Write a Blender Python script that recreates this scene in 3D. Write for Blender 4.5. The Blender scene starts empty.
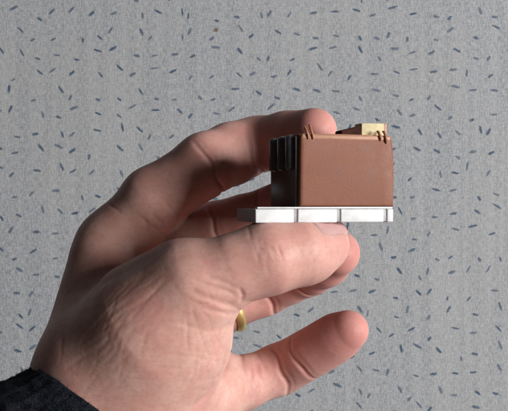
import bpy, bmesh, math, random
import numpy as np
from mathutils import Vector, Matrix, noise as mnoise

random.seed(7)
R = math.radians
scene = bpy.context.scene
col = scene.collection

# ------------------------------------------------------------------ camera
D = 300.0                       # mm from the lens to the plane of the held object
MMPX = 170.0 / 508.0            # mm per photo pixel in that plane
cam_d = bpy.data.cameras.new('camera')
cam = bpy.data.objects.new('camera', cam_d)
col.objects.link(cam)
cam.location = (0, -D / 1000, 0)
cam.rotation_euler = (R(90), 0, 0)
cam_d.sensor_width = 36
cam_d.lens = 36 * D / 170.0
cam_d.clip_start = 0.01
cam_d.clip_end = 20
scene.camera = cam

# ------------------------------------------------------------------ light
world = bpy.data.worlds.new('World')
scene.world = world
world.use_nodes = True
bg = world.node_tree.nodes['Background']
bg.inputs[0].default_value = (1.0, 0.94, 0.92, 1)
bg.inputs[1].default_value = 0.034

wl = bpy.data.lights.new('window_light', 'AREA')
wl.shape = 'RECTANGLE'
wl.size = 0.95
wl.size_y = 0.85
wl.energy = 110
wl.color = (1.0, 0.985, 0.965)
wo = bpy.data.objects.new('window_light', wl)
col.objects.link(wo)
wo.location = (2.10, -1.34, 0.34)
wo.rotation_euler = (Vector((0, 0.05, 0)) - Vector(wo.location)).to_track_quat('-Z', 'Y').to_euler()

scene.view_settings.view_transform = 'Standard'
scene.view_settings.look = 'None'
scene.view_settings.exposure = 0
scene.view_settings.gamma = 1
scene.cycles.filter_width = 1.9
scene.render.resolution_x = 1024
scene.render.resolution_y = 828

# ------------------------------------------------------------------ helpers
def P(px, py, y):
    """a point y mm behind the object plane (mm)"""
    s = MMPX * (D + y) / D
    return np.array([(px - 254) * s, y, -(py - 205.5) * s])

def tag(o, label=None, cat=None, group=None, kind=None):
    if label: o['label'] = label
    if cat: o['category'] = cat
    if group: o['group'] = group
    if kind: o['kind'] = kind
    return o

def link_mesh(name, me, mat, parent=None):
    o = bpy.data.objects.new(name, me)
    col.objects.link(o)
    if mat: me.materials.append(mat)
    if parent: o.parent = parent
    return o

def shade(me, smooth=True):
    me.polygons.foreach_set('use_smooth', [smooth] * len(me.polygons))

class NT:
    def __init__(self, name):
        self.m = bpy.data.materials.new(name)
        self.m.use_nodes = True
        self.t = self.m.node_tree
        self.b = self.t.nodes['Principled BSDF']
    def n(self, typ, **kw):
        nd = self.t.nodes.new(typ)
        for k, v in kw.items():
            if k.startswith('i_'):
                key = k[2:]
                key = int(key) if key.isdigit() else key.replace('_', ' ')
                nd.inputs[key].default_value = v
            else:
                setattr(nd, k, v)
        return nd
    def l(self, a, b):
        self.t.links.new(a, b)
    def math(self, op, a, b=None, c=None, clamp=False):
        nd = self.t.nodes.new('ShaderNodeMath'); nd.operation = op; nd.use_clamp = clamp
        for i, v in enumerate((a, b, c)):
            if v is None: continue
            if isinstance(v, (int, float)): nd.inputs[i].default_value = v
            else: self.l(v, nd.inputs[i])
        return nd.outputs[0]
    def mix(self, f, a, b, blend='MIX'):
        nd = self.t.nodes.new('ShaderNodeMix'); nd.data_type = 'RGBA'; nd.blend_type = blend
        for sock, v in ((nd.inputs['Factor'], f), (nd.inputs['A'], a), (nd.inputs['B'], b)):
            if isinstance(v, (int, float)): sock.default_value = v
            elif isinstance(v, tuple): sock.default_value = (*v, 1) if len(v) == 3 else v
            else: self.l(v, sock)
        return nd.outputs['Result']
    def ramp(self, f, a, b, lo=0.0, hi=1.0):
        nd = self.t.nodes.new('ShaderNodeMapRange'); nd.interpolation_type = 'SMOOTHSTEP'
        self.l(f, nd.inputs[0])
        for i, v in zip((1, 2, 3, 4), (a, b, lo, hi)): nd.inputs[i].default_value = v
        return nd.outputs[0]

# ------------------------------------------------------------------ materials
def mat_wall():
    k = NT('wall_covering')
    tc = k.n('ShaderNodeTexCoord')
    # the pattern cell is 17 mm; object coordinates are metres
    mp = k.n('ShaderNodeMapping', i_Scale=(1 / 0.0131, 1 / 0.0131, 0))
    mp.inputs['Location'].default_value = (3.31, 7.73, 0)
    k.l(tc.outputs['Object'], mp.inputs[0])
    vo = k.n('ShaderNodeTexVoronoi', voronoi_dimensions='2D', i_Scale=1.0, i_Randomness=0.72)
    k.l(mp.outputs[0], vo.inputs['Vector'])
    sub = k.n('ShaderNodeVectorMath', operation='SUBTRACT')
    k.l(mp.outputs[0], sub.inputs[0]); k.l(vo.outputs['Position'], sub.inputs[1])
    sep = k.n('ShaderNodeSeparateColor'); k.l(vo.outputs['Color'], sep.inputs[0])
    # flecks lie mostly within 60 degrees of level, a few steeper
    u = k.math('MULTIPLY_ADD', sep.outputs[0], 2.0, -1.0)
    u3 = k.math('MULTIPLY', k.math('MULTIPLY', u, u), u)
    ang = k.math('ADD', k.math('MULTIPLY', u3, 0.35), k.math('MULTIPLY', u, 1.15))
    rot = k.n('ShaderNodeVectorRotate', rotation_type='Z_AXIS')
    k.l(sub.outputs[0], rot.inputs['Vector']); k.l(ang, rot.inputs['Angle'])
    rag = k.n('ShaderNodeTexNoise', i_Scale=1900.0, i_Detail=2.0)
    k.l(tc.outputs['Object'], rag.inputs['Vector'])
    sx = k.n('ShaderNodeSeparateXYZ'); k.l(rot.outputs[0], sx.inputs[0])
    ln = k.math('MULTIPLY_ADD', sep.outputs[1], 0.12, 0.13)
    dx = k.math('DIVIDE', k.math('ABSOLUTE', sx.outputs[0]), ln)
    wv = k.math('MULTIPLY_ADD', sep.outputs[2], 0.028, 0.05)
    dy = k.math('DIVIDE', k.math('ABSOLUTE', sx.outputs[1]), wv)
    e = k.math('POWER', k.math('ADD', k.math('POWER', dx, 3.0), k.math('POWER', dy, 2.2)), 0.5)
    e = k.math('ADD', e, k.math('MULTIPLY_ADD', rag.outputs[0], 2.4, -1.2))
    fleck = k.ramp(e, 0.72, 1.12, 1.0, 0.0)
    # woven ground: upright threads with uneven brightness
    mp2 = k.n('ShaderNodeMapping', i_Scale=(1150.0, 260.0, 1.0)); k.l(tc.outputs['Object'], mp2.inputs[0])
    th = k.n('ShaderNodeTexNoise', i_Scale=1.0, i_Detail=3.0, i_Roughness=0.75); k.l(mp2.outputs[0], th.inputs['Vector'])
    mp3 = k.n('ShaderNodeMapping', i_Scale=(330.0, 1300.0, 1.0)); k.l(tc.outputs['Object'], mp3.inputs[0])
    th2 = k.n('ShaderNodeTexNoise', i_Scale=1.0, i_Detail=2.0); k.l(mp3.outputs[0], th2.inputs['Vector'])
    big = k.n('ShaderNodeTexNoise', i_Scale=9.0, i_Detail=3.0); k.l(tc.outputs['Object'], big.inputs['Vector'])
    gr = k.n('ShaderNodeTexNoise', i_Scale=1500.0, i_Detail=1.0); k.l(tc.outputs['Object'], gr.inputs['Vector'])
    w = k.math('ADD', k.math('MULTIPLY', th.outputs[0], 0.55), k.math('ADD', k.math('MULTIPLY', th2.outputs[0], 0.25), k.math('MULTIPLY', gr.outputs[0], 0.2)))
    base = k.mix(k.ramp(w, 0.35, 0.65), (0.188, 0.200, 0.220), (0.435, 0.446, 0.466))
    base = k.mix(k.math('MULTIPLY', k.ramp(big.outputs[0], 0.35, 0.7), 0.25), base, (0.40, 0.39, 0.375))
    mp4 = k.n('ShaderNodeMapping', i_Scale=(170.0, 7.0, 1.0)); k.l(tc.outputs['Object'], mp4.inputs[0])
    st = k.n('ShaderNodeTexNoise', i_Scale=1.0, i_Detail=3.0); k.l(mp4.outputs[0], st.inputs['Vector'])
    base = k.mix(k.ramp(st.outputs[0], 0.35, 0.68, 0.0, 0.22), base, (0.51, 0.51, 0.515))
    ink = k.mix(th.outputs[0], (0.024, 0.046, 0.082), (0.085, 0.13, 0.20))
    wn = k.n('ShaderNodeTexWhiteNoise', noise_dimensions='2D'); k.l(vo.outputs['Position'], wn.inputs['Vector'])
    op = k.math('MULTIPLY_ADD', wn.outputs['Value'], 0.3, 0.68)
    c = k.mix(k.math('MULTIPLY', fleck, op), base, ink)
    # one small brown speck in the covering
    vs = k.n('ShaderNodeVectorMath', operation='DISTANCE'); k.l(tc.outputs['Object'], vs.inputs[0])
    vs.inputs[1].default_value = SPECK
    sp = k.ramp(k.math('ADD', vs.outputs['Value'], k.math('MULTIPLY_ADD', rag.outputs[0], 0.003, -0.0015)), 0.0006, 0.0022, 0.8, 0.0)
    c = k.mix(sp, c, (0.10, 0.055, 0.02))
    k.l(c, k.b.inputs['Base Color'])
    k.b.inputs['Roughness'].default_value = 0.75
    k.b.inputs['Specular IOR Level'].default_value = 0.25
    bp = k.n('ShaderNodeBump', i_Strength=0.35, i_Distance=0.0004)
    k.l(w, bp.inputs['Height']); k.l(bp.outputs[0], k.b.inputs['Normal'])
    return k.m

def mat_skin():
    k = NT('skin')
    tc = k.n('ShaderNodeTexCoord')
    at = k.n('ShaderNodeAttribute', attribute_name='blush')      # natural redness of tips, joints and creases
    n1 = k.n('ShaderNodeTexNoise', i_Scale=110.0, i_Detail=4.0, i_Roughness=0.6); k.l(tc.outputs['Object'], n1.inputs['Vector'])
    n2 = k.n('ShaderNodeTexNoise', i_Scale=620.0, i_Detail=3.0, i_Roughness=0.65); k.l(tc.outputs['Object'], n2.inputs['Vector'])
    c = k.mix(k.ramp(n1.outputs[0], 0.3, 0.7), (0.56, 0.318, 0.264), (0.65, 0.405, 0.345))
    c = k.mix(k.math('MULTIPLY', at.outputs['Fac'], 0.7), c, (0.52, 0.19, 0.18))
    c = k.mix(k.math('MULTIPLY', k.ramp(n2.outputs[0], 0.42, 0.72), 0.32), c, (0.44, 0.22, 0.19))
    n0 = k.n('ShaderNodeTexNoise', i_Scale=48.0, i_Detail=5.0, i_Roughness=0.65); k.l(tc.outputs['Object'], n0.inputs['Vector'])
    c = k.mix(k.math('MULTIPLY', k.ramp(n0.outputs[0], 0.45, 0.68), 0.42), c, (0.53, 0.215, 0.195))
    k.l(c, k.b.inputs['Base Color'])
    k.b.subsurface_method = 'RANDOM_WALK' if hasattr(k.b, 'subsurface_method') else None
    k.b.inputs['Subsurface Weight'].default_value = 0.8
    k.b.inputs['Subsurface Radius'].default_value = (1.0, 0.30, 0.17)
    k.b.inputs['Subsurface Scale'].default_value = 0.0032
    r = k.ramp(n2.outputs[0], 0.3, 0.7, 0.50, 0.64); k.l(r, k.b.inputs['Roughness'])
    k.b.inputs['Specular IOR Level'].default_value = 0.3
    v = k.n('ShaderNodeTexVoronoi', feature='DISTANCE_TO_EDGE', i_Scale=1150.0)
    wn = k.n('ShaderNodeTexNoise', i_Scale=300.0, i_Detail=2.0); k.l(tc.outputs['Object'], wn.inputs['Vector'])
    wv = k.n('ShaderNodeVectorMath', operation='MULTIPLY_ADD'); k.l(wn.outputs['Color'], wv.inputs[0])
    wv.inputs[1].default_value = (0.003,) * 3; k.l(tc.outputs['Object'], wv.inputs[2])
    k.l(wv.outputs[0], v.inputs['Vector'])
    h = k.math('ADD', k.math('MULTIPLY', k.ramp(v.outputs['Distance'], 0.0, 0.25), 0.22), k.math('MULTIPLY', n2.outputs[0], 0.78))
    # fine crossing skin lines
    for rotn, wt in ((0.65, 0.5), (-0.55, 0.5), (1.9, 0.35)):
        mpp = k.n('ShaderNodeMapping', i_Scale=(150.0, 500.0, 950.0)); mpp.inputs['Rotation'].default_value = (0, rotn, 0)
        k.l(wv.outputs[0], mpp.inputs[0])
        ns = k.n('ShaderNodeTexNoise', i_Scale=1.0, i_Detail=2.0); k.l(mpp.outputs[0], ns.inputs['Vector'])
        h = k.math('ADD', h, k.math('MULTIPLY', k.ramp(ns.outputs[0], 0.38, 0.56), wt))
    bp = k.n('ShaderNodeBump', i_Strength=0.11, i_Distance=0.00022)
    k.l(h, bp.inputs['Height'])
    bp2 = k.n('ShaderNodeBump', i_Strength=0.18, i_Distance=0.0010)
    k.l(n1.outputs[0], bp2.inputs['Height']); k.l(bp.outputs[0], bp2.inputs['Normal'])
    k.l(bp2.outputs[0], k.b.inputs['Normal'])
    return k.m

def mat_simple(name, c1, c2, rough=0.5, spec=0.5, scale=400.0, bump=0.15, bdist=0.0003, metallic=0.0, sss=0.0, scale3=None):
    k = NT(name)
    tc = k.n('ShaderNodeTexCoord')
    vec = tc.outputs['Object']
    if scale3:
        mp = k.n('ShaderNodeMapping', i_Scale=scale3); k.l(vec, mp.inputs[0]); vec = mp.outputs[0]
    n1 = k.n('ShaderNodeTexNoise', i_Scale=scale, i_Detail=4.0, i_Roughness=0.6); k.l(vec, n1.inputs['Vector'])
    n2 = k.n('ShaderNodeTexNoise', i_Scale=scale * 0.17, i_Detail=3.0); k.l(vec, n2.inputs['Vector'])
    f = k.math('ADD', k.math('MULTIPLY', n1.outputs[0], 0.55), k.math('MULTIPLY', n2.outputs[0], 0.45))
    k.l(k.mix(k.ramp(f, 0.36, 0.64), c1, c2), k.b.inputs['Base Color'])
    k.l(k.ramp(n2.outputs[0], 0.3, 0.7, rough - 0.07, rough + 0.07), k.b.inputs['Roughness'])
    k.b.inputs['Specular IOR Level'].default_value = spec
    k.b.inputs['Metallic'].default_value = metallic
    if sss:
        k.b.inputs['Subsurface Weight'].default_value = sss
        k.b.inputs['Subsurface Radius'].default_value = (1, 0.6, 0.5)
        k.b.inputs['Subsurface Scale'].default_value = 0.001
    bp = k.n('ShaderNodeBump', i_Strength=bump, i_Distance=bdist)
    k.l(n1.outputs[0], bp.inputs['Height']); k.l(bp.outputs[0], k.b.inputs['Normal'])
    return k.m

WALL_Y = 0.29
_s = MMPX * (D + WALL_Y * 1000) / D / 1000
SPECK = ((216 - 254) * _s, -(30 - 205.5) * _s, 0.0)
M = {
    'wall': mat_wall(),
    'skin': mat_skin(),
    'nail': mat_simple('nail', (0.56, 0.29, 0.27), (0.62, 0.36, 0.335), 0.22, 0.5, 300, 0.1, 0.0002, sss=0.3),
    'brown': mat_simple('brown_plastic', (0.205, 0.079, 0.050), (0.255, 0.104, 0.066), 0.6, 0.3, 1600, 0.14, 0.0002),
    'tan': mat_simple('tan_plastic', (0.37, 0.18, 0.105), (0.44, 0.225, 0.135), 0.5, 0.4, 700, 0.25, 0.0002),
    'black': mat_simple('black_plastic', (0.018, 0.012, 0.012), (0.034, 0.024, 0.024), 0.42, 0.45, 600, 0.25, 0.0002),
    'rib': mat_simple('rib_highlight_grey', (0.055, 0.05, 0.053), (0.11, 0.10, 0.105), 0.35, 0.5, 600, 0.25, 0.0002),  # black ribs coloured lighter to carry their pale highlights
    'copper': mat_simple('brown_clip', (0.30, 0.115, 0.065), (0.40, 0.17, 0.10), 0.45, 0.4, 700, 0.2, 0.0002),
    'cream': mat_simple('cream_plastic', (0.56, 0.46, 0.27), (0.66, 0.56, 0.36), 0.65, 0.25, 700, 0.3, 0.0002),
    'umber': mat_simple('dark_brown_plastic', (0.03, 0.011, 0.008), (0.055, 0.021, 0.014), 0.85, 0.1, 700, 0.3, 0.0002),
    'white': mat_simple('white_plastic', (0.62, 0.62, 0.63), (0.74, 0.74, 0.745), 0.45, 0.4, 420, 0.2, 0.0002),
    'grey': mat_simple('joint_and_shade_grey', (0.30, 0.285, 0.30), (0.40, 0.38, 0.395), 0.5, 0.4, 500, 0.2, 0.0002),  # plate core's end shade is in this grey; it also fills the panel joints
    'gold': mat_simple('gold', (0.98, 0.68, 0.22), (1.0, 0.80, 0.36), 0.40, 0.7, 250, 0.05, 0.0002, metallic=0.85),
    'wool': mat_simple('dark_wool', (0.003, 0.004, 0.006), (0.022, 0.026, 0.036), 0.95, 0.1, 1500, 1.0, 0.0012),
    'wool_rib': mat_simple('dark_wool_band', (0.012, 0.015, 0.022), (0.05, 0.06, 0.08), 0.95, 0.1, 1100, 1.0, 0.0012),
}

# ------------------------------------------------------------------ the wall behind
me = bpy.data.meshes.new('wall')
me.from_pydata([(-0.7, -0.55, 0), (0.7, -0.55, 0), (0.7, 0.55, 0), (-0.7, 0.55, 0)], [], [(0, 1, 2, 3)])
wall = link_mesh('wall', me, M['wall'])
wall.location = (0, WALL_Y, 0)
wall.rotation_euler = (R(90), 0, 0)
tag(wall, 'grey woven wall covering printed with scattered small blue flecks', kind='structure')

# ------------------------------------------------------------------ the hand: one implicit surface, in mm
def round_cone(p, a, b, r1, r2):
    ba = b - a
    l2 = ba @ ba
    t = np.clip(((p - a) @ ba) / l2, 0, 1)
    q = p - a - t[:, None] * ba
    return np.sqrt((q * q).sum(1)) - (r1 + (r2 - r1) * t)

def ellipsoid(p, c, axes, rad):
    q = (p - c) @ axes.T
    k0 = np.sqrt(((q / rad) ** 2).sum(1)); k1 = np.sqrt(((q / rad ** 2) ** 2).sum(1))
    return k0 * (k0 - 1) / np.maximum(k1, 1e-6)

def smin(a, b, k):
    h = np.maximum(k - np.abs(a - b), 0) / k
    return np.minimum(a, b) - h * h * h * k / 6

# joints: (photo x, photo y, depth mm, radius mm); then the palm-side direction of each finger
FINGERS = {
    'index':  [(117, 246, 30, 12.9), (154, 200, 27, 11.8), (206, 165, 24, 11.0), (232, 153, 32, 10.8), (257, 145, 37, 10.2), (287, 138, 27.5, 9.2), (314, 131, 16.5, 8.1)],
    'middle': [(128, 266, 32, 12.2), (172, 246, 36, 10.6), (216, 230, 38, 10.2), (244, 222, 37, 9.6), (272, 213, 34, 9.4), (300, 196, 27, 9.0), (325, 185, 17, 8.0)],
    'ring':   [(165, 332, 42, 12.0), (215, 309, 48, 10.4), (265, 288, 53, 10.2), (288, 278, 48, 9.3), (309, 270, 40, 9.4), (324, 261, 30, 9.0), (337, 253, 20, 8.2)],
    'pinky':  [(205, 394, 20, 10.6), (242, 383, 27, 9.2), (278, 370, 32, 8.9), (292, 363, 30, 8.1), (307, 355, 26, 8.3), (324, 345, 23, 8.1), (338, 336.5, 20, 7.8), (349, 330, 17, 6.9)],
    'thumb':  [(150, 330, -12, 17.5), (198, 287, -17.5, 13.5), (235, 269, -19, 10.6), (268, 258, -18, 11.2), (297, 252, -14, 10.2), (323, 245, -8.5, 8.6)],
}
CH = {k: [(P(*j[:3]), j[3]) for j in v] for k, v in FINGERS.items()}
PALM_DIR = {}
for k, c in CH.items():
    if k == 'thumb': continue
    a, b, d = c[0][0], c[2][0], c[-1][0]
    # the palm side is the inside of the finger's bend
    mid = (a + d) / 2 - b
    ax = (d - a) / np.linalg.norm(d - a)
    m = mid - ax * (mid @ ax)
    m = m / (np.linalg.norm(m) + 1e-6) * 0.6 + np.array([0.25, -0.75, -0.1])
    PALM_DIR[k] = m / np.linalg.norm(m)
PALM_DIR['index'] = np.array([0.10, -0.72, -0.68]) / np.linalg.norm([0.10, -0.72, -0.68])
THUMB_UP = np.array([0.05, -0.62, 0.78]); THUMB_UP /= np.linalg.norm(THUMB_UP)
PALM_DIR['thumb'] = -THUMB_UP

def f_finger(p, name):
    c = CH[name]
    d = None
    for (a, ra), (b, rb) in zip(c[:-1], c[1:]):
        e = round_cone(p, a, b, ra, rb)
        d = e if d is None else smin(d, e, 5.0)
    # soft pads on the palm side between the joints
    pd = PALM_DIR[name]
    if name != 'thumb':
        for i in ((1, 3, 5) if name in ('middle', 'ring') else (1, 3)):
            o = c[i][0] + pd * (0.7 if (i == 1 or name == 'pinky') else 1.4)
            e = np.sqrt(((p - o) ** 2).sum(1)) - (c[i][1] - 0.35)
            d = smin(d, e, 3.5)
        # knuckle on the back of the middle joint
        o = c[2][0] - pd * 1.2
        e = np.sqrt(((p - o) ** 2).sum(1)) - (c[2][1] - 0.4)
        d = smin(d, e, 3.0)
    else:
        o = c[4][0] - THUMB_UP * 1.2 + np.array([4.0, 1.5, 0.3])
        e = np.sqrt(((p - o) ** 2).sum(1)) - 9.3
        d = smin(d, e, 5.0)
    return d

WR = P(74, 412, 14)
def rc(p, a, b, r1, r2): return round_cone(p, P(*a), P(*b), r1, r2)
def f_palm(p):
    d = rc(p, (90, 385, 3), (115, 247, 30), 18.0, 13.2)
    d = smin(d, rc(p, (78, 345, 18), (100, 262, 24), 11.0, 9.5), 10)
    d = smin(d, rc(p, (108, 400, 24), (128, 266, 32), 16.0, 12.2), 10)
    d = smin(d, rc(p, (125, 410, 32), (165, 332, 36), 15.0, 12.4), 10)
    d = smin(d, rc(p, (145, 425, 28), (205, 394, 21), 15.0, 11.0), 10)
    d = smin(d, rc(p, (190, 345, 28), (212, 388, 20), 11.6, 11.6), 10)
    d = smin(d, rc(p, (135, 330, 26), (185, 400, 14), 16.0, 15.0), 10)
    # forearm end inside the sleeve
    d = smin(d, round_cone(p, P(100, 412, 13), P(62, 470, 6), 19.0, 19.5), 12)
    # ball of the thumb
    t = rc(p, (112, 398, -1), (175, 331, -9), 20.0, 16.7)
    t = smin(t, rc(p, (150, 385, -4), (178, 352, -6), 18.0, 16.2), 8)
    d = smin(d, t, 22)
    d = smin(d, rc(p, (101, 367, -4), (148, 331, -9), 17.4, 16.8), 22)
    # skin web between thumb and forefinger
    d = smin(d, rc(p, (136, 302, -3), (176, 279, -12), 12.0, 11.0), 12)
    return d

BB = {k: (np.min([q - r for q, r in c], 0) - 9, np.max([q + r for q, r in c], 0) + 9) for k, c in CH.items()}
def f_hand(p):
    palm = f_palm(p)
    d = palm.copy()
    for k in CH:
        kk = {'thumb': 15.0, 'index': 11.0}.get(k, 6.0)
        lo, hi = BB[k]
        m = ((p > lo) & (p < hi)).all(1)
        if m.any(): d[m] = np.minimum(d[m], smin(palm[m], f_finger(p[m], k), kk))
    return d

def grad(f, p, e=0.15):
    g = np.empty_like(p)
    for i in range(3):
        o = np.zeros(3); o[i] = e
        g[:, i] = f(p + o) - f(p - o)
    return g / np.maximum(np.linalg.norm(g, axis=1, keepdims=True), 1e-9)

def surface_nets(f, lo, hi, h, blk=8):
    lo = np.array(lo, float); hi = np.array(hi, float)
    nb = np.ceil((hi - lo) / (h * blk)).astype(int)
    n = nb * blk
    cs = [lo[i] + (np.arange(nb[i]) + 0.5) * blk * h for i in range(3)]
    C = np.stack(np.meshgrid(*cs, indexing='ij'), -1).reshape(-1, 3)
    dc = f(C)
    V = np.broadcast_to(dc.reshape(nb)[:, None, :, None, :, None], (nb[0], blk, nb[1], blk, nb[2], blk)).copy().reshape(n)
    act = np.argwhere((np.abs(dc) < blk * h * 1.1 + 1.0).reshape(nb))
    g = np.stack(np.meshgrid(*[np.arange(blk)] * 3, indexing='ij'), -1).reshape(-1, 3)
    for s in range(0, len(act), 1500):
        idx = (act[s:s + 1500, None, :] * blk + g[None]).reshape(-1, 3)
        V[idx[:, 0], idx[:, 1], idx[:, 2]] = f(lo + idx * h)
    S = V < 0
    cell = np.zeros(tuple(n - 1), bool)
    c0 = S[:-1, :-1, :-1]
    for dx in (0, 1):
        for dy in (0, 1):
            for dz in (0, 1):
                cell |= S[dx:n[0] - 1 + dx, dy:n[1] - 1 + dy, dz:n[2] - 1 + dz] != c0
    ci = np.argwhere(cell)
    vid = -np.ones(tuple(n - 1), np.int64)
    vid[ci[:, 0], ci[:, 1], ci[:, 2]] = np.arange(len(ci))
    acc = np.zeros((len(ci), 3)); cnt = np.zeros(len(ci))
    cor = [(x, y, z) for x in (0, 1) for y in (0, 1) for z in (0, 1)]
    for a in cor:
        for ax in range(3):
            if a[ax]: continue
            b = list(a); b[ax] = 1
            va = V[ci[:, 0] + a[0], ci[:, 1] + a[1], ci[:, 2] + a[2]]
            vb = V[ci[:, 0] + b[0], ci[:, 1] + b[1], ci[:, 2] + b[2]]
            m = (va < 0) != (vb < 0)
            t = np.where(m, va / np.where(m, va - vb, 1), 0)
            pt = np.tile(np.array(a, float), (len(ci), 1)); pt[:, ax] = t
            acc[m] += pt[m]; cnt[m] += 1
    verts = lo + (ci + acc / cnt[:, None]) * h
    faces = []
    for ax in range(3):
        u, w = [(1, 2), (2, 0), (0, 1)][ax]
        sl0 = [slice(None)] * 3; sl1 = [slice(None)] * 3
        sl0[ax] = slice(0, n[ax] - 1); sl1[ax] = slice(1, n[ax])
        ed = np.argwhere(S[tuple(sl0)] != S[tuple(sl1)])
        ed = ed[(ed[:, u] > 0) & (ed[:, w] > 0) & (ed[:, u] < n[u] - 1) & (ed[:, w] < n[w] - 1)]
        def q(du, dw):
            e = ed.copy(); e[:, u] += du; e[:, w] += dw
            return vid[e[:, 0], e[:, 1], e[:, 2]]
        F = np.stack([q(-1, -1), q(0, -1), q(0, 0), q(-1, 0)], 1)
        flip = ~S[ed[:, 0], ed[:, 1], ed[:, 2]]
        F[flip] = F[flip][:, ::-1]
        faces.append(F)
    return verts, np.concatenate(faces)

verts, faces = surface_nets(f_hand, (-100, -42, -105), (50, 74, 46), 0.55)
for _ in range(2):
    g = grad(f_hand, verts)
    verts -= g * np.clip(f_hand(verts), -0.4, 0.4)[:, None]
nrm = grad(f_hand, verts)

# creases and folds of the skin, as real grooves
def pix(v):
    s = MMPX * (D + v[:, 1]) / D
    return v[:, 0] / s + 254, 205.5 - v[:, 2] / s

def seg_dist(x, z, pts):
    best = np.full(len(x), 1e9)
    for (x0, z0), (x1, z1) in zip(pts[:-1], pts[1:]):
        dx, dz = x1 - x0, z1 - z0
        t = np.clip(((x - x0) * dx + (z - z0) * dz) / (dx * dx + dz * dz), 0, 1)
        taper = 1.0
        best = np.minimum(best, np.hypot(x - x0 - t * dx, z - z0 - t * dz))
    return best

px, py = pix(verts)
disp = np.zeros(len(verts))
blush = np.zeros(len(verts))
front = nrm[:, 1] < 0.25
rng = np.random.default_rng(5)
# (polyline on the skin, depth mm, width px, y range mm)
CRE = [
    ([(196, 281), (212, 286), (228, 291), (238, 297)], 0.24, 2.2, (-60, 0)),
    ([(188, 290), (206, 297), (224, 303), (238, 306)], 0.34, 3.2, (-60, 0)),
    ([(190, 302), (208, 309), (226, 313), (240, 313)], 0.25, 2.6, (-60, 0)),
    ([(205, 276), (222, 281), (236, 288)], 0.22, 2.2, (-60, 0)),
    ([(240, 288), (243, 296), (241, 303)], 0.4, 2.0, (-60, 10)),
    ([(178, 322), (198, 329), (218, 330), (234, 324)], 0.22, 3.0, (-60, 0)),
    ([(85, 292), (108, 279), (132, 267), (150, 257), (166, 245)], 0.45, 4.0, (-60, 30)),
    ([(92, 302), (115, 290), (138, 278), (158, 266)], 0.12, 3.0, (-60, 30)),
    ([(84, 318), (104, 302), (124, 290), (140, 283)], 0.12, 3.0, (-60, 30)),
    ([(92, 330), (112, 312), (130, 300)], 0.12, 2.8, (-60, 30)),
    ([(241, 322), (240, 345), (243, 372)], 0.3, 2.5, (-10, 40)),
    ([(229, 352), (224, 373), (208, 396), (188, 414)], 1.1, 3.4, (-60, 30)),
    ([(258, 247), (266, 252), (270, 262)], 0.12, 2.0, (-60, 0)),
    ([(264, 244), (272, 250), (276, 260)], 0.12, 2.0, (-60, 0)),
]
def line_field(n, cx, cy, sx, sy, ang, spread, length, dep, yr):
    for _ in range(n):
        x, y = rng.normal(cx, sx), rng.normal(cy, sy)
        a_ = math.radians(rng.normal(ang, spread)); l_ = length * rng.uniform(0.6, 1.4); b_ = rng.normal(0, 0.18)
        CRE.append(([(x + math.cos(a_ + b_ * t_) * l_ * t_, y + math.sin(a_ + b_ * t_) * l_ * t_) for t_ in (-0.5, -0.17, 0.17, 0.5)],
                    dep * rng.uniform(0.5, 1.3), rng.uniform(1.3, 2.0), yr))
line_field(26, 120, 312, 20, 22, -38, 9, 42, 0.075, (-60, 25))      # lines running down from the thumb web
line_field(16, 112, 345, 16, 22, -62, 12, 34, 0.065, (-60, 25))
line_field(20, 200, 345, 18, 20, 84, 12, 26, 0.07, (-60, 5))       # fine grid over the ball of the thumb
line_field(20, 195, 350, 20, 22, 6, 10, 30, 0.07, (-60, 5))
line_field(12, 215, 300, 12, 10, 22, 8, 26, 0.11, (-60, 5))
line_field(10, 265, 250, 9, 9, 70, 14, 15, 0.13, (-60, 0))
line_field(8, 255, 372, 8, 10, 75, 15, 16, 0.18, (-20, 40))
line_field(7, 140, 215, 18, 14, 50, 14, 20, 0.22, (-20, 40))
for pts, dep, wid, (y0, y1) in CRE:
    m = front & (verts[:, 1] > y0) & (verts[:, 1] < y1)
    d = seg_dist(px[m], py[m], pts)
    # fade along the length
    a, b = np.array(pts[0]), np.array(pts[-1])
    t = ((px[m] - a[0]) * (b - a)[0] + (py[m] - a[1]) * (b - a)[1]) / ((b - a) @ (b - a))
    fade = np.clip(np.minimum(t, 1 - t) * 4 + 0.35, 0, 1)
    gq = np.exp(-(d / wid) ** 2)
    disp[m] -= dep * gq * fade
    blush[m] += 0.35 * gq * fade * min(1, dep)
# flexion creases across the palm side of the finger joints
for k, c in CH.items():
    pd = PALM_DIR[k]
    js = (2, 4) if k != 'thumb' else ()
    dk = f_finger(verts, k)
    own = dk < 0.8
    for j in js:
        b = c[j][0]
        ax = c[j + 1][0] - c[j - 1][0]; ax = ax / np.linalg.norm(ax)
        rel = verts - b
        s = rel @ ax + 0.5 * np.sin((rel @ np.cross(ax, pd)) * 0.55 + j)
        side = np.clip(nrm @ pd + 0.15, 0, 1)
        near = np.sqrt((rel ** 2).sum(1)) < 16
        for off, dep in ((0, 1.0), (1.9, 0.3)):
            gq = np.exp(-((s - off) / 0.85) ** 2) * side
            mm = own & near
            disp[mm] -= dep * gq[mm] * (0.7 if k == 'pinky' else 1.0)
            blush[mm] += 0.3 * dep * gq[mm]
    # redness towards the tip and over the joints
    tip = c[-1][0]
    dt = np.sqrt(((verts - tip) ** 2).sum(1))
    blush += 0.4 * np.exp(-(dt / 15) ** 2) * np.clip((2.5 - dk) / 2.5, 0, 1)
    ramp_in = np.clip((np.sqrt(((verts - c[0][0]) ** 2).sum(1)) - 12) / 26, 0, 1) * np.clip((2.5 - dk) / 2.5, 0, 1)
    blush += {'thumb': 0.15, 'index': 0.4}.get(k, 0.45) * ramp_in ** 1.5
blush = np.clip(blush, 0, 1)
verts2 = verts + nrm * disp[:, None]

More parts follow.
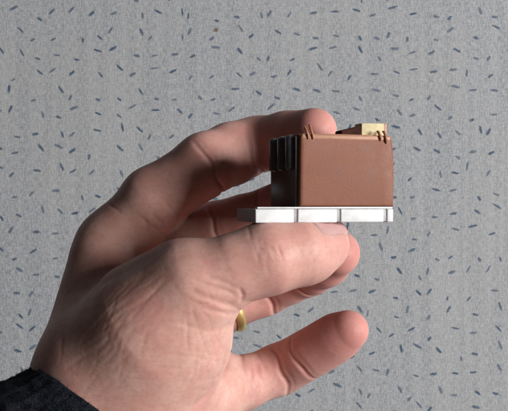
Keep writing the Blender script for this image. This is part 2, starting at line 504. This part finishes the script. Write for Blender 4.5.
person = bpy.data.objects.new('person', None)
person.empty_display_size = 0.02
col.objects.link(person)
base_pt = P(60, 425, 8) / 1000
person.location = base_pt
tag(person, 'left hand in a dark knitted sleeve pinching the small brown box', 'person')

me = bpy.data.meshes.new('hand')
me.vertices.add(len(verts2)); me.vertices.foreach_set('co', (verts2 / 1000 - base_pt).astype(np.float32).ravel())
me.loops.add(faces.size); me.loops.foreach_set('vertex_index', faces.astype(np.int32).ravel())
me.polygons.add(len(faces))
me.polygons.foreach_set('loop_start', np.arange(0, faces.size, 4, dtype=np.int32))
me.update(calc_edges=True); me.validate()
shade(me)
at = me.attributes.new('blush', 'FLOAT', 'POINT'); at.data.foreach_set('value', blush.astype(np.float32))
hand = link_mesh('hand', me, M['skin'], person)

# nails, laid on the back of each fingertip
def nail(name):
    c = CH[name]
    tip, r = c[-1]
    ax = tip - c[-2][0]; ax /= np.linalg.norm(ax)
    up = {'thumb': np.array([0.05, -0.50, 0.86]), 'index': np.array([0.0, 0.9, 0.3])}.get(name, np.array([0.1, 1.0, -0.1])); up = up - ax * (up @ ax); up /= np.linalg.norm(up)
    sd = np.cross(ax, up)
    nu, nv = 17, 19
    wid = r * (0.66 if name != 'thumb' else 0.80); ln = r * (1.25 if name != 'thumb' else 1.5)
    uu, vv = np.meshgrid(np.linspace(-1, 1, nu), np.linspace(0, 1, nv), indexing='ij')
    shape = np.sqrt(np.clip(1 - (np.clip(0.28 - vv, 0, 1) / 0.28) ** 2 * 0.75, 0, 1)) * np.sqrt(np.clip(1 - (np.clip(vv - 0.82, 0, 1) / 0.18) ** 2 * 0.55, 0, 1))
    th = uu * 1.02 * shape * (wid / r)
    along = (vv - 0.62) * ln + r * (0.12 if name == 'thumb' else -0.35)
    flat = 1.0 - 0.10 * uu ** 2
    pts = tip + along[..., None] * ax + (np.sin(th)[..., None] * sd + np.cos(th)[..., None] * up) * (r * 1.6) 
    pts = pts.reshape(-1, 3)
    dirs = (np.sin(th)[..., None] * sd + np.cos(th)[..., None] * up).reshape(-1, 3)
    for _ in range(14):
        pts = pts - dirs * (f_finger(pts, name) * 0.8)[:, None]
    edge = np.maximum(np.abs(uu), np.maximum(1 - vv / 0.12, 0)).reshape(-1)
    free = np.clip((vv - 0.8) / 0.2, 0, 1).reshape(-1)
    lift = 0.42 * (1 - np.clip(edge, 0, 1) ** 2.0) - 0.22 + (0.15 * free if name == 'thumb' else 0)
    pts = pts + dirs * lift[:, None]
    if name == 'thumb': pts = pts + (ax * 0.9)[None] * free[:, None]
    f = []
    for i in range(nu - 1):
        for j in range(nv - 1):
            a = i * nv + j
            f.append((a, a + 1, a + nv + 1, a + nv))
    m = bpy.data.meshes.new('fingernail')
    m.from_pydata([tuple(p / 1000 - base_pt) for p in pts], [], f)
    shade(m)
    o = link_mesh('fingernail', m, M['nail'], person)
    so = o.modifiers.new('thickness', 'SOLIDIFY'); so.thickness = 0.00008; so.offset = -1
    return o
for nme in CH: nail(nme)

# the sleeve: a knitted tube round the wrist
def sleeve():
    a = P(102, 418, 1); d = np.array([-0.57, -0.30, -0.76]); d /= np.linalg.norm(d)
    e1 = np.array([0, -1, 0]) - d * (np.array([0, -1, 0]) @ d); e1 /= np.linalg.norm(e1)
    e2 = np.cross(d, e1)
    nu, nv = 220, 120
    pts = []
    for j in range(nv):
        # lip turned in at the cuff, then outward along the arm
        t = j / (nv - 1)
        s = max(0, t - 0.06) / 0.94 * 80
        lipr = 0.0
        if t < 0.06: lipr = -5.0 * (1 - t / 0.06); s = 2.2 * (1 - t / 0.06) * 1.0 - 1.4 * math.sin(t / 0.06 * math.pi)
        for i in range(nu):
            th = 2 * math.pi * i / nu
            rib = 0.16 * math.sin(th * 60 + 0.8 * math.sin(s * 0.3)) + 0.7 * mnoise.noise((math.cos(th) * 9, math.sin(th) * 9, s * 0.35))
            fold = 9.0 * math.exp(-((s - 18) / 13) ** 2) * max(0, math.sin(th)) + 1.6 * mnoise.noise((math.cos(th) * 1.4, math.sin(th) * 1.4, s * 0.09)) + 0.6 * math.sin(s * 0.45 + 2 * math.sin(th)) * min(1, max(0, s) / 15)
            r = 1.0 + 0.0045 * max(0, s)
            ro = 35.0 * r + lipr + rib + fold
            rp = 26.5 * r + lipr + rib + fold
            pts.append(a + d * (s + 0.8 * mnoise.noise((th * 1.5, 3, 1))) + e1 * (ro * math.cos(th)) + e2 * (rp * math.sin(th)))
    f = [(j * nu + i, j * nu + (i + 1) % nu, (j + 1) * nu + (i + 1) % nu, (j + 1) * nu + i) for j in range(nv - 1) for i in range(nu)]
    m = bpy.data.meshes.new('sleeve')
    m.from_pydata([tuple(p / 1000 - base_pt) for p in pts], [], f)
    shade(m)
    o = link_mesh('sleeve', m, M['wool'], person)
    o['label'] = 'black knitted sleeve cuff'
    # loose wool fibres standing off the knit
    rg = random.Random(3)
    fv, ff = [], []
    for _ in range(9000):
        i = rg.randrange(nu); j = min(nv - 2, int(rg.random() ** 1.3 * nv * 0.7) + 4)
        p0 = pts[j * nu + i]; cen = a + d * ((p0 - a) @ d)
        nn = (p0 - cen) / np.linalg.norm(p0 - cen)
        dr = nn * rg.uniform(0.25, 0.9) + np.array([rg.gauss(0, 0.6) for _ in range(3)])
        dr /= np.linalg.norm(dr)
        ln = rg.uniform(0.5, 1.6)
        sdv = np.cross(dr, np.array([rg.gauss(0, 1) for _ in range(3)])); sdv = sdv / np.linalg.norm(sdv) * 0.07
        mid = p0 + dr * ln * 0.5 + nn * 0.15; end = p0 + dr * ln - nn * 0.2
        b0 = len(fv)
        fv += [p0 - sdv, p0 + sdv, mid + sdv * 0.8, mid - sdv * 0.8, end]
        ff += [(b0, b0 + 1, b0 + 2, b0 + 3), (b0 + 3, b0 + 2, b0 + 4)]
    fm = bpy.data.meshes.new('wool_fibres')
    fm.from_pydata([tuple(p / 1000 - base_pt) for p in fv], [], ff)
    fo = link_mesh('wool_fibres', fm, M['wool'], o)
    fo['kind'] = 'stuff'
    return o
sleeve()

# ------------------------------------------------------------------ gold ring on the ring finger
def make_ring():
    c = CH['ring']
    a, ra = c[1]; b, rb = c[2]
    ax = (b - a) / np.linalg.norm(b - a)
    t = 0.30
    ctr = a + (b - a) * t
    pd = PALM_DIR['ring']; e1 = pd - ax * (pd @ ax); e1 /= np.linalg.norm(e1); e2 = np.cross(ax, e1)
    ctr = ctr + e1 * 0.4
    rad = 10.75
    prof = [(-1.7, 0.1), (-1.5, 0.65), (-0.8, 1.05), (0, 1.2), (0.8, 1.05), (1.5, 0.65), (1.7, 0.1), (1.2, -0.05), (0, -0.1), (-1.2, -0.05)]
    n = 96
    pts = []; f = []
    for i in range(n):
        th = 2 * math.pi * i / n
        for (s, o) in prof:
            pts.append((e1 * math.cos(th) + e2 * math.sin(th)) * (rad + o) + ax * s)
    k = len(prof)
    for i in range(n):
        for j in range(k):
            f.append((i * k + j, i * k + (j + 1) % k, ((i + 1) % n) * k + (j + 1) % k, ((i + 1) % n) * k + j))
    m = bpy.data.meshes.new('ring')
    m.from_pydata([tuple(p / 1000) for p in pts], [], f)
    bm = bmesh.new(); bm.from_mesh(m); bmesh.ops.recalc_face_normals(bm, faces=bm.faces); bm.to_mesh(m); bm.free()
    shade(m)
    o = link_mesh('ring', m, M['gold'])
    o.location = ctr / 1000
    tag(o, 'plain gold band worn on the ring finger', 'ring')
make_ring()

# ------------------------------------------------------------------ the held model: brown box on a white plate
TH = R(18)
box = bpy.data.objects.new('model_box', None)
box.empty_display_size = 0.01
col.objects.link(box)
box.location = P(255, 223, -24) / 1000
box.rotation_euler = (0, 0, TH)
tag(box, 'small brown plastic box with black ribbed side on a white base plate', 'model box')

def bx(bm, x0, x1, y0, y1, z0, z1, bev=0.0, seg=2, jitter=0.0):
    """a bevelled block, mm"""
    t = bmesh.new()
    vs = [t.verts.new((x, y, z)) for x in (x0, x1) for y in (y0, y1) for z in (z0, z1)]
    for q in ((0, 1, 3, 2), (4, 6, 7, 5), (0, 4, 5, 1), (2, 3, 7, 6), (0, 2, 6, 4), (1, 5, 7, 3)):
        t.faces.new([vs[i] for i in q])
    if jitter:
        for v in t.verts: v.co += Vector((random.uniform(-1, 1), random.uniform(-1, 1), random.uniform(-1, 1))) * jitter
    if bev: bmesh.ops.bevel(t, geom=t.edges[:], offset=bev, segments=seg, affect='EDGES', profile=0.55)
    bmesh.ops.recalc_face_normals(t, faces=t.faces)
    m = bpy.data.meshes.new('tmp'); t.to_mesh(m); t.free()
    bm.from_mesh(m); bpy.data.meshes.remove(m)

def part(name, bm, mat, parent=box, smooth=True):
    for v in bm.verts: v.co *= 0.001
    m = bpy.data.meshes.new(name); bm.to_mesh(m); bm.free()
    if smooth:
        shade(m)
        m.set_sharp_from_angle(angle=R(50))
    return link_mesh(name, m, mat, parent)

L, PH = 47.05, 4.9
# base plate: a core coloured grey for the shade on its left end, a thin top lip and proud white panels along the front
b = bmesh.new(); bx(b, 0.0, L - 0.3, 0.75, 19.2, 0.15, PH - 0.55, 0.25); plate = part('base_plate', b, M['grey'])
b = bmesh.new(); bx(b, 0.9, L, 0.35, 3.0, PH - 0.5, PH + 0.05, 0.15); part('top_lip', b, M['white'], plate)
segs = [(0.15, 12.85), (14.1, 27.4), (28.7, 43.7), (44.95, L + 0.1)]
for x0, x1 in segs:
    b = bmesh.new(); bx(b, x0, x1, 0.0, 3.2, 0.0, PH - 0.62, 0.38, 3, 0.05); part('white_panel', b, M['white'], plate)
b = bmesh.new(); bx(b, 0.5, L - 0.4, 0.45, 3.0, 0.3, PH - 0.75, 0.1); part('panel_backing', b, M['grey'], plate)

# brown body with bowed, bevelled front
X0, X1, Z0, Z1, BD = 14.5, 47.6, PH + 0.1, 27.8, 24.0
def body():
    t = bmesh.new()
    nx, nz = 12, 9
    def outline(fz):
        # the right flank bows out a little half way up
        return X0 + 0.25 * fz, X1 + 0.2 * math.sin(math.pi * min(1, max(0, fz))) - 0.7 * fz ** 6
    rings = []
    for (y, inset) in ((1.3, 0.0), (0.45, 0.35), (0.0, 1.25)):
        pass
    prof = [(BD, 1.0), (BD - 0.6, 0.15), (BD - 1.2, 0.0), (1.5, 0.0), (0.55, 0.32), (0.12, 0.85), (0.0, 1.5)]
    N = []
    per = []
    for i in range(nx): per.append((i / nx, 0.0))
    for i in range(nz): per.append((1.0, i / nz))
    for i in range(nx): per.append((1 - i / nx, 1.0))
    for i in range(nz): per.append((0.0, 1 - i / nz))
    for y, ins in prof:
        row = []
        for (fx, fz) in per:
            l, r = outline(fz)
            x = (l + ins) + (r - l - 2 * ins) * fx
            z = (Z0 + ins * 0.5) + (Z1 - Z0 - ins * 1.5) * fz
            row.append(t.verts.new((x, y, z)))
        N.append(row)
    n = len(per)
    for a, c in zip(N[:-1], N[1:]):
        for i in range(n): t.faces.new((a[i], a[(i + 1) % n], c[(i + 1) % n], c[i]))
    t.faces.new(N[0]); t.faces.new(N[-1])
    bmesh.ops.recalc_face_normals(t, faces=t.faces)
    return t
bod = part('body', body(), M['brown'])
b = bmesh.new(); bx(b, X0 + 1.2, X1 - 1.6, 1.2, BD - 1.5, Z1 - 0.6, Z1 + 0.35, 0.3); part('top_cover', b, M['tan'])

b = bmesh.new(); bx(b, X0 + 0.9, X1 - 1.3, -0.03, 1.6, Z1 - 1.7, Z1 + 0.1, 0.55, 3); part('top_rail', b, M['tan'])
# black side with upright round ribs
b = bmesh.new(); bx(b, X0 - 0.7, X0 + 1.0, 1.6, 25.2, Z0, Z1 - 0.5, 0.3); side = part('black_side', b, M['black'])
def rib(y, r, z0, z1):
    t = bmesh.new(); n = 14
    rows = []
    for (z, k) in ((z0, 0.2), (z0 + 0.25, 0.75), (z0 + 0.7, 1), (z1 - 0.9, 1), (z1 - 0.35, 0.8), (z1, 0.3)):
        rows.append([t.verts.new((X0 - 0.6 - r * k * math.sin(math.pi * i / n), y + r * k * math.cos(math.pi * i / n), z)) for i in range(n + 1)])
    for a, c in zip(rows[:-1], rows[1:]):
        for i in range(n): t.faces.new((a[i], a[i + 1], c[i + 1], c[i]))
    t.faces.new(rows[0][::-1]); t.faces.new(rows[-1])
    bmesh.ops.recalc_face_normals(t, faces=t.faces)
    return t
for y in (5.0, 12.6, 20.6):
    part('rib', rib(y, 2.1, 16.5, Z1 + 0.1), M['rib'], side)

# clips on the top edge
def bent_bar(bm, pts, r, n=8):
    pts = [Vector(p) for p in pts]
    rows = []
    for i, p in enumerate(pts):
        d = (pts[min(i + 1, len(pts) - 1)] - pts[max(i - 1, 0)]).normalized()
        u = d.cross(Vector((1, 0, 0))).normalized(); w = d.cross(u)
        k = 0.6 if i in (0, len(pts) - 1) else 1.0
        rows.append([bm.verts.new(p + (u * math.cos(2 * math.pi * j / n) + w * math.sin(2 * math.pi * j / n)) * r * k) for j in range(n)])
    for a, c in zip(rows[:-1], rows[1:]):
        for j in range(n): bm.faces.new((a[j], a[(j + 1) % n], c[(j + 1) % n], c[j]))
    bm.faces.new(rows[0]); bm.faces.new(rows[-1][::-1])
    bmesh.ops.recalc_face_normals(bm, faces=bm.faces)
for x, top in ((16.9, 30.4), (18.5, 31.0)):
    b = bmesh.new()
    bent_bar(b, [(x + 0.7, -0.15, 26.2), (x + 0.5, -0.35, 27.4), (x + 0.1, 0.1, 29.0), (x - 0.1, 0.7, top - 0.6), (x - 0.1, 1.2, top)], 0.42)
    part('clip', b, M['copper'])
for x, zb in ((42.1, 26.2), (44.1, 25.4)):
    b = bmesh.new()
    bent_bar(b, [(x + 0.5, -0.05, zb), (x + 0.4, -0.4, zb + 0.9), (x + 0.2, -0.25, 27.8), (x, 0.6, 29.2), (x, 1.6, 29.4)], 0.45)
    part('clip', b, M['copper'])
# cream block and dark wedge on top
b = bmesh.new(); bx(b, 37.5, 45.5, 3.2, 9.0, 27.6, 32.2, 0.35, 2, 0.16); part('cream_block', b, M['cream'])
b = bmesh.new(); bx(b, 45.2, 46.6, 3.4, 8.6, 27.6, 32.2, 0.3); part('block_end', b, M['tan'])
t = bmesh.new()
q = [(30.4, 28.0, 29.6), (37.6, 27.9, 31.4)]
vs = []
for (x, zl, zh) in q:
    vs.append([t.verts.new((x, y, z)) for (y, z) in ((3.4, zl), (8.8, zl), (8.8, zh), (3.4, zh))])
for i in range(4): t.faces.new((vs[0][i], vs[0][(i + 1) % 4], vs[1][(i + 1) % 4], vs[1][i]))
t.faces.new(vs[0]); t.faces.new(vs[1])
bmesh.ops.bevel(t, geom=t.edges[:], offset=0.25, segments=2, affect='EDGES')
bmesh.ops.recalc_face_normals(t, faces=t.faces)
part('dark_wedge', t, M['umber'])
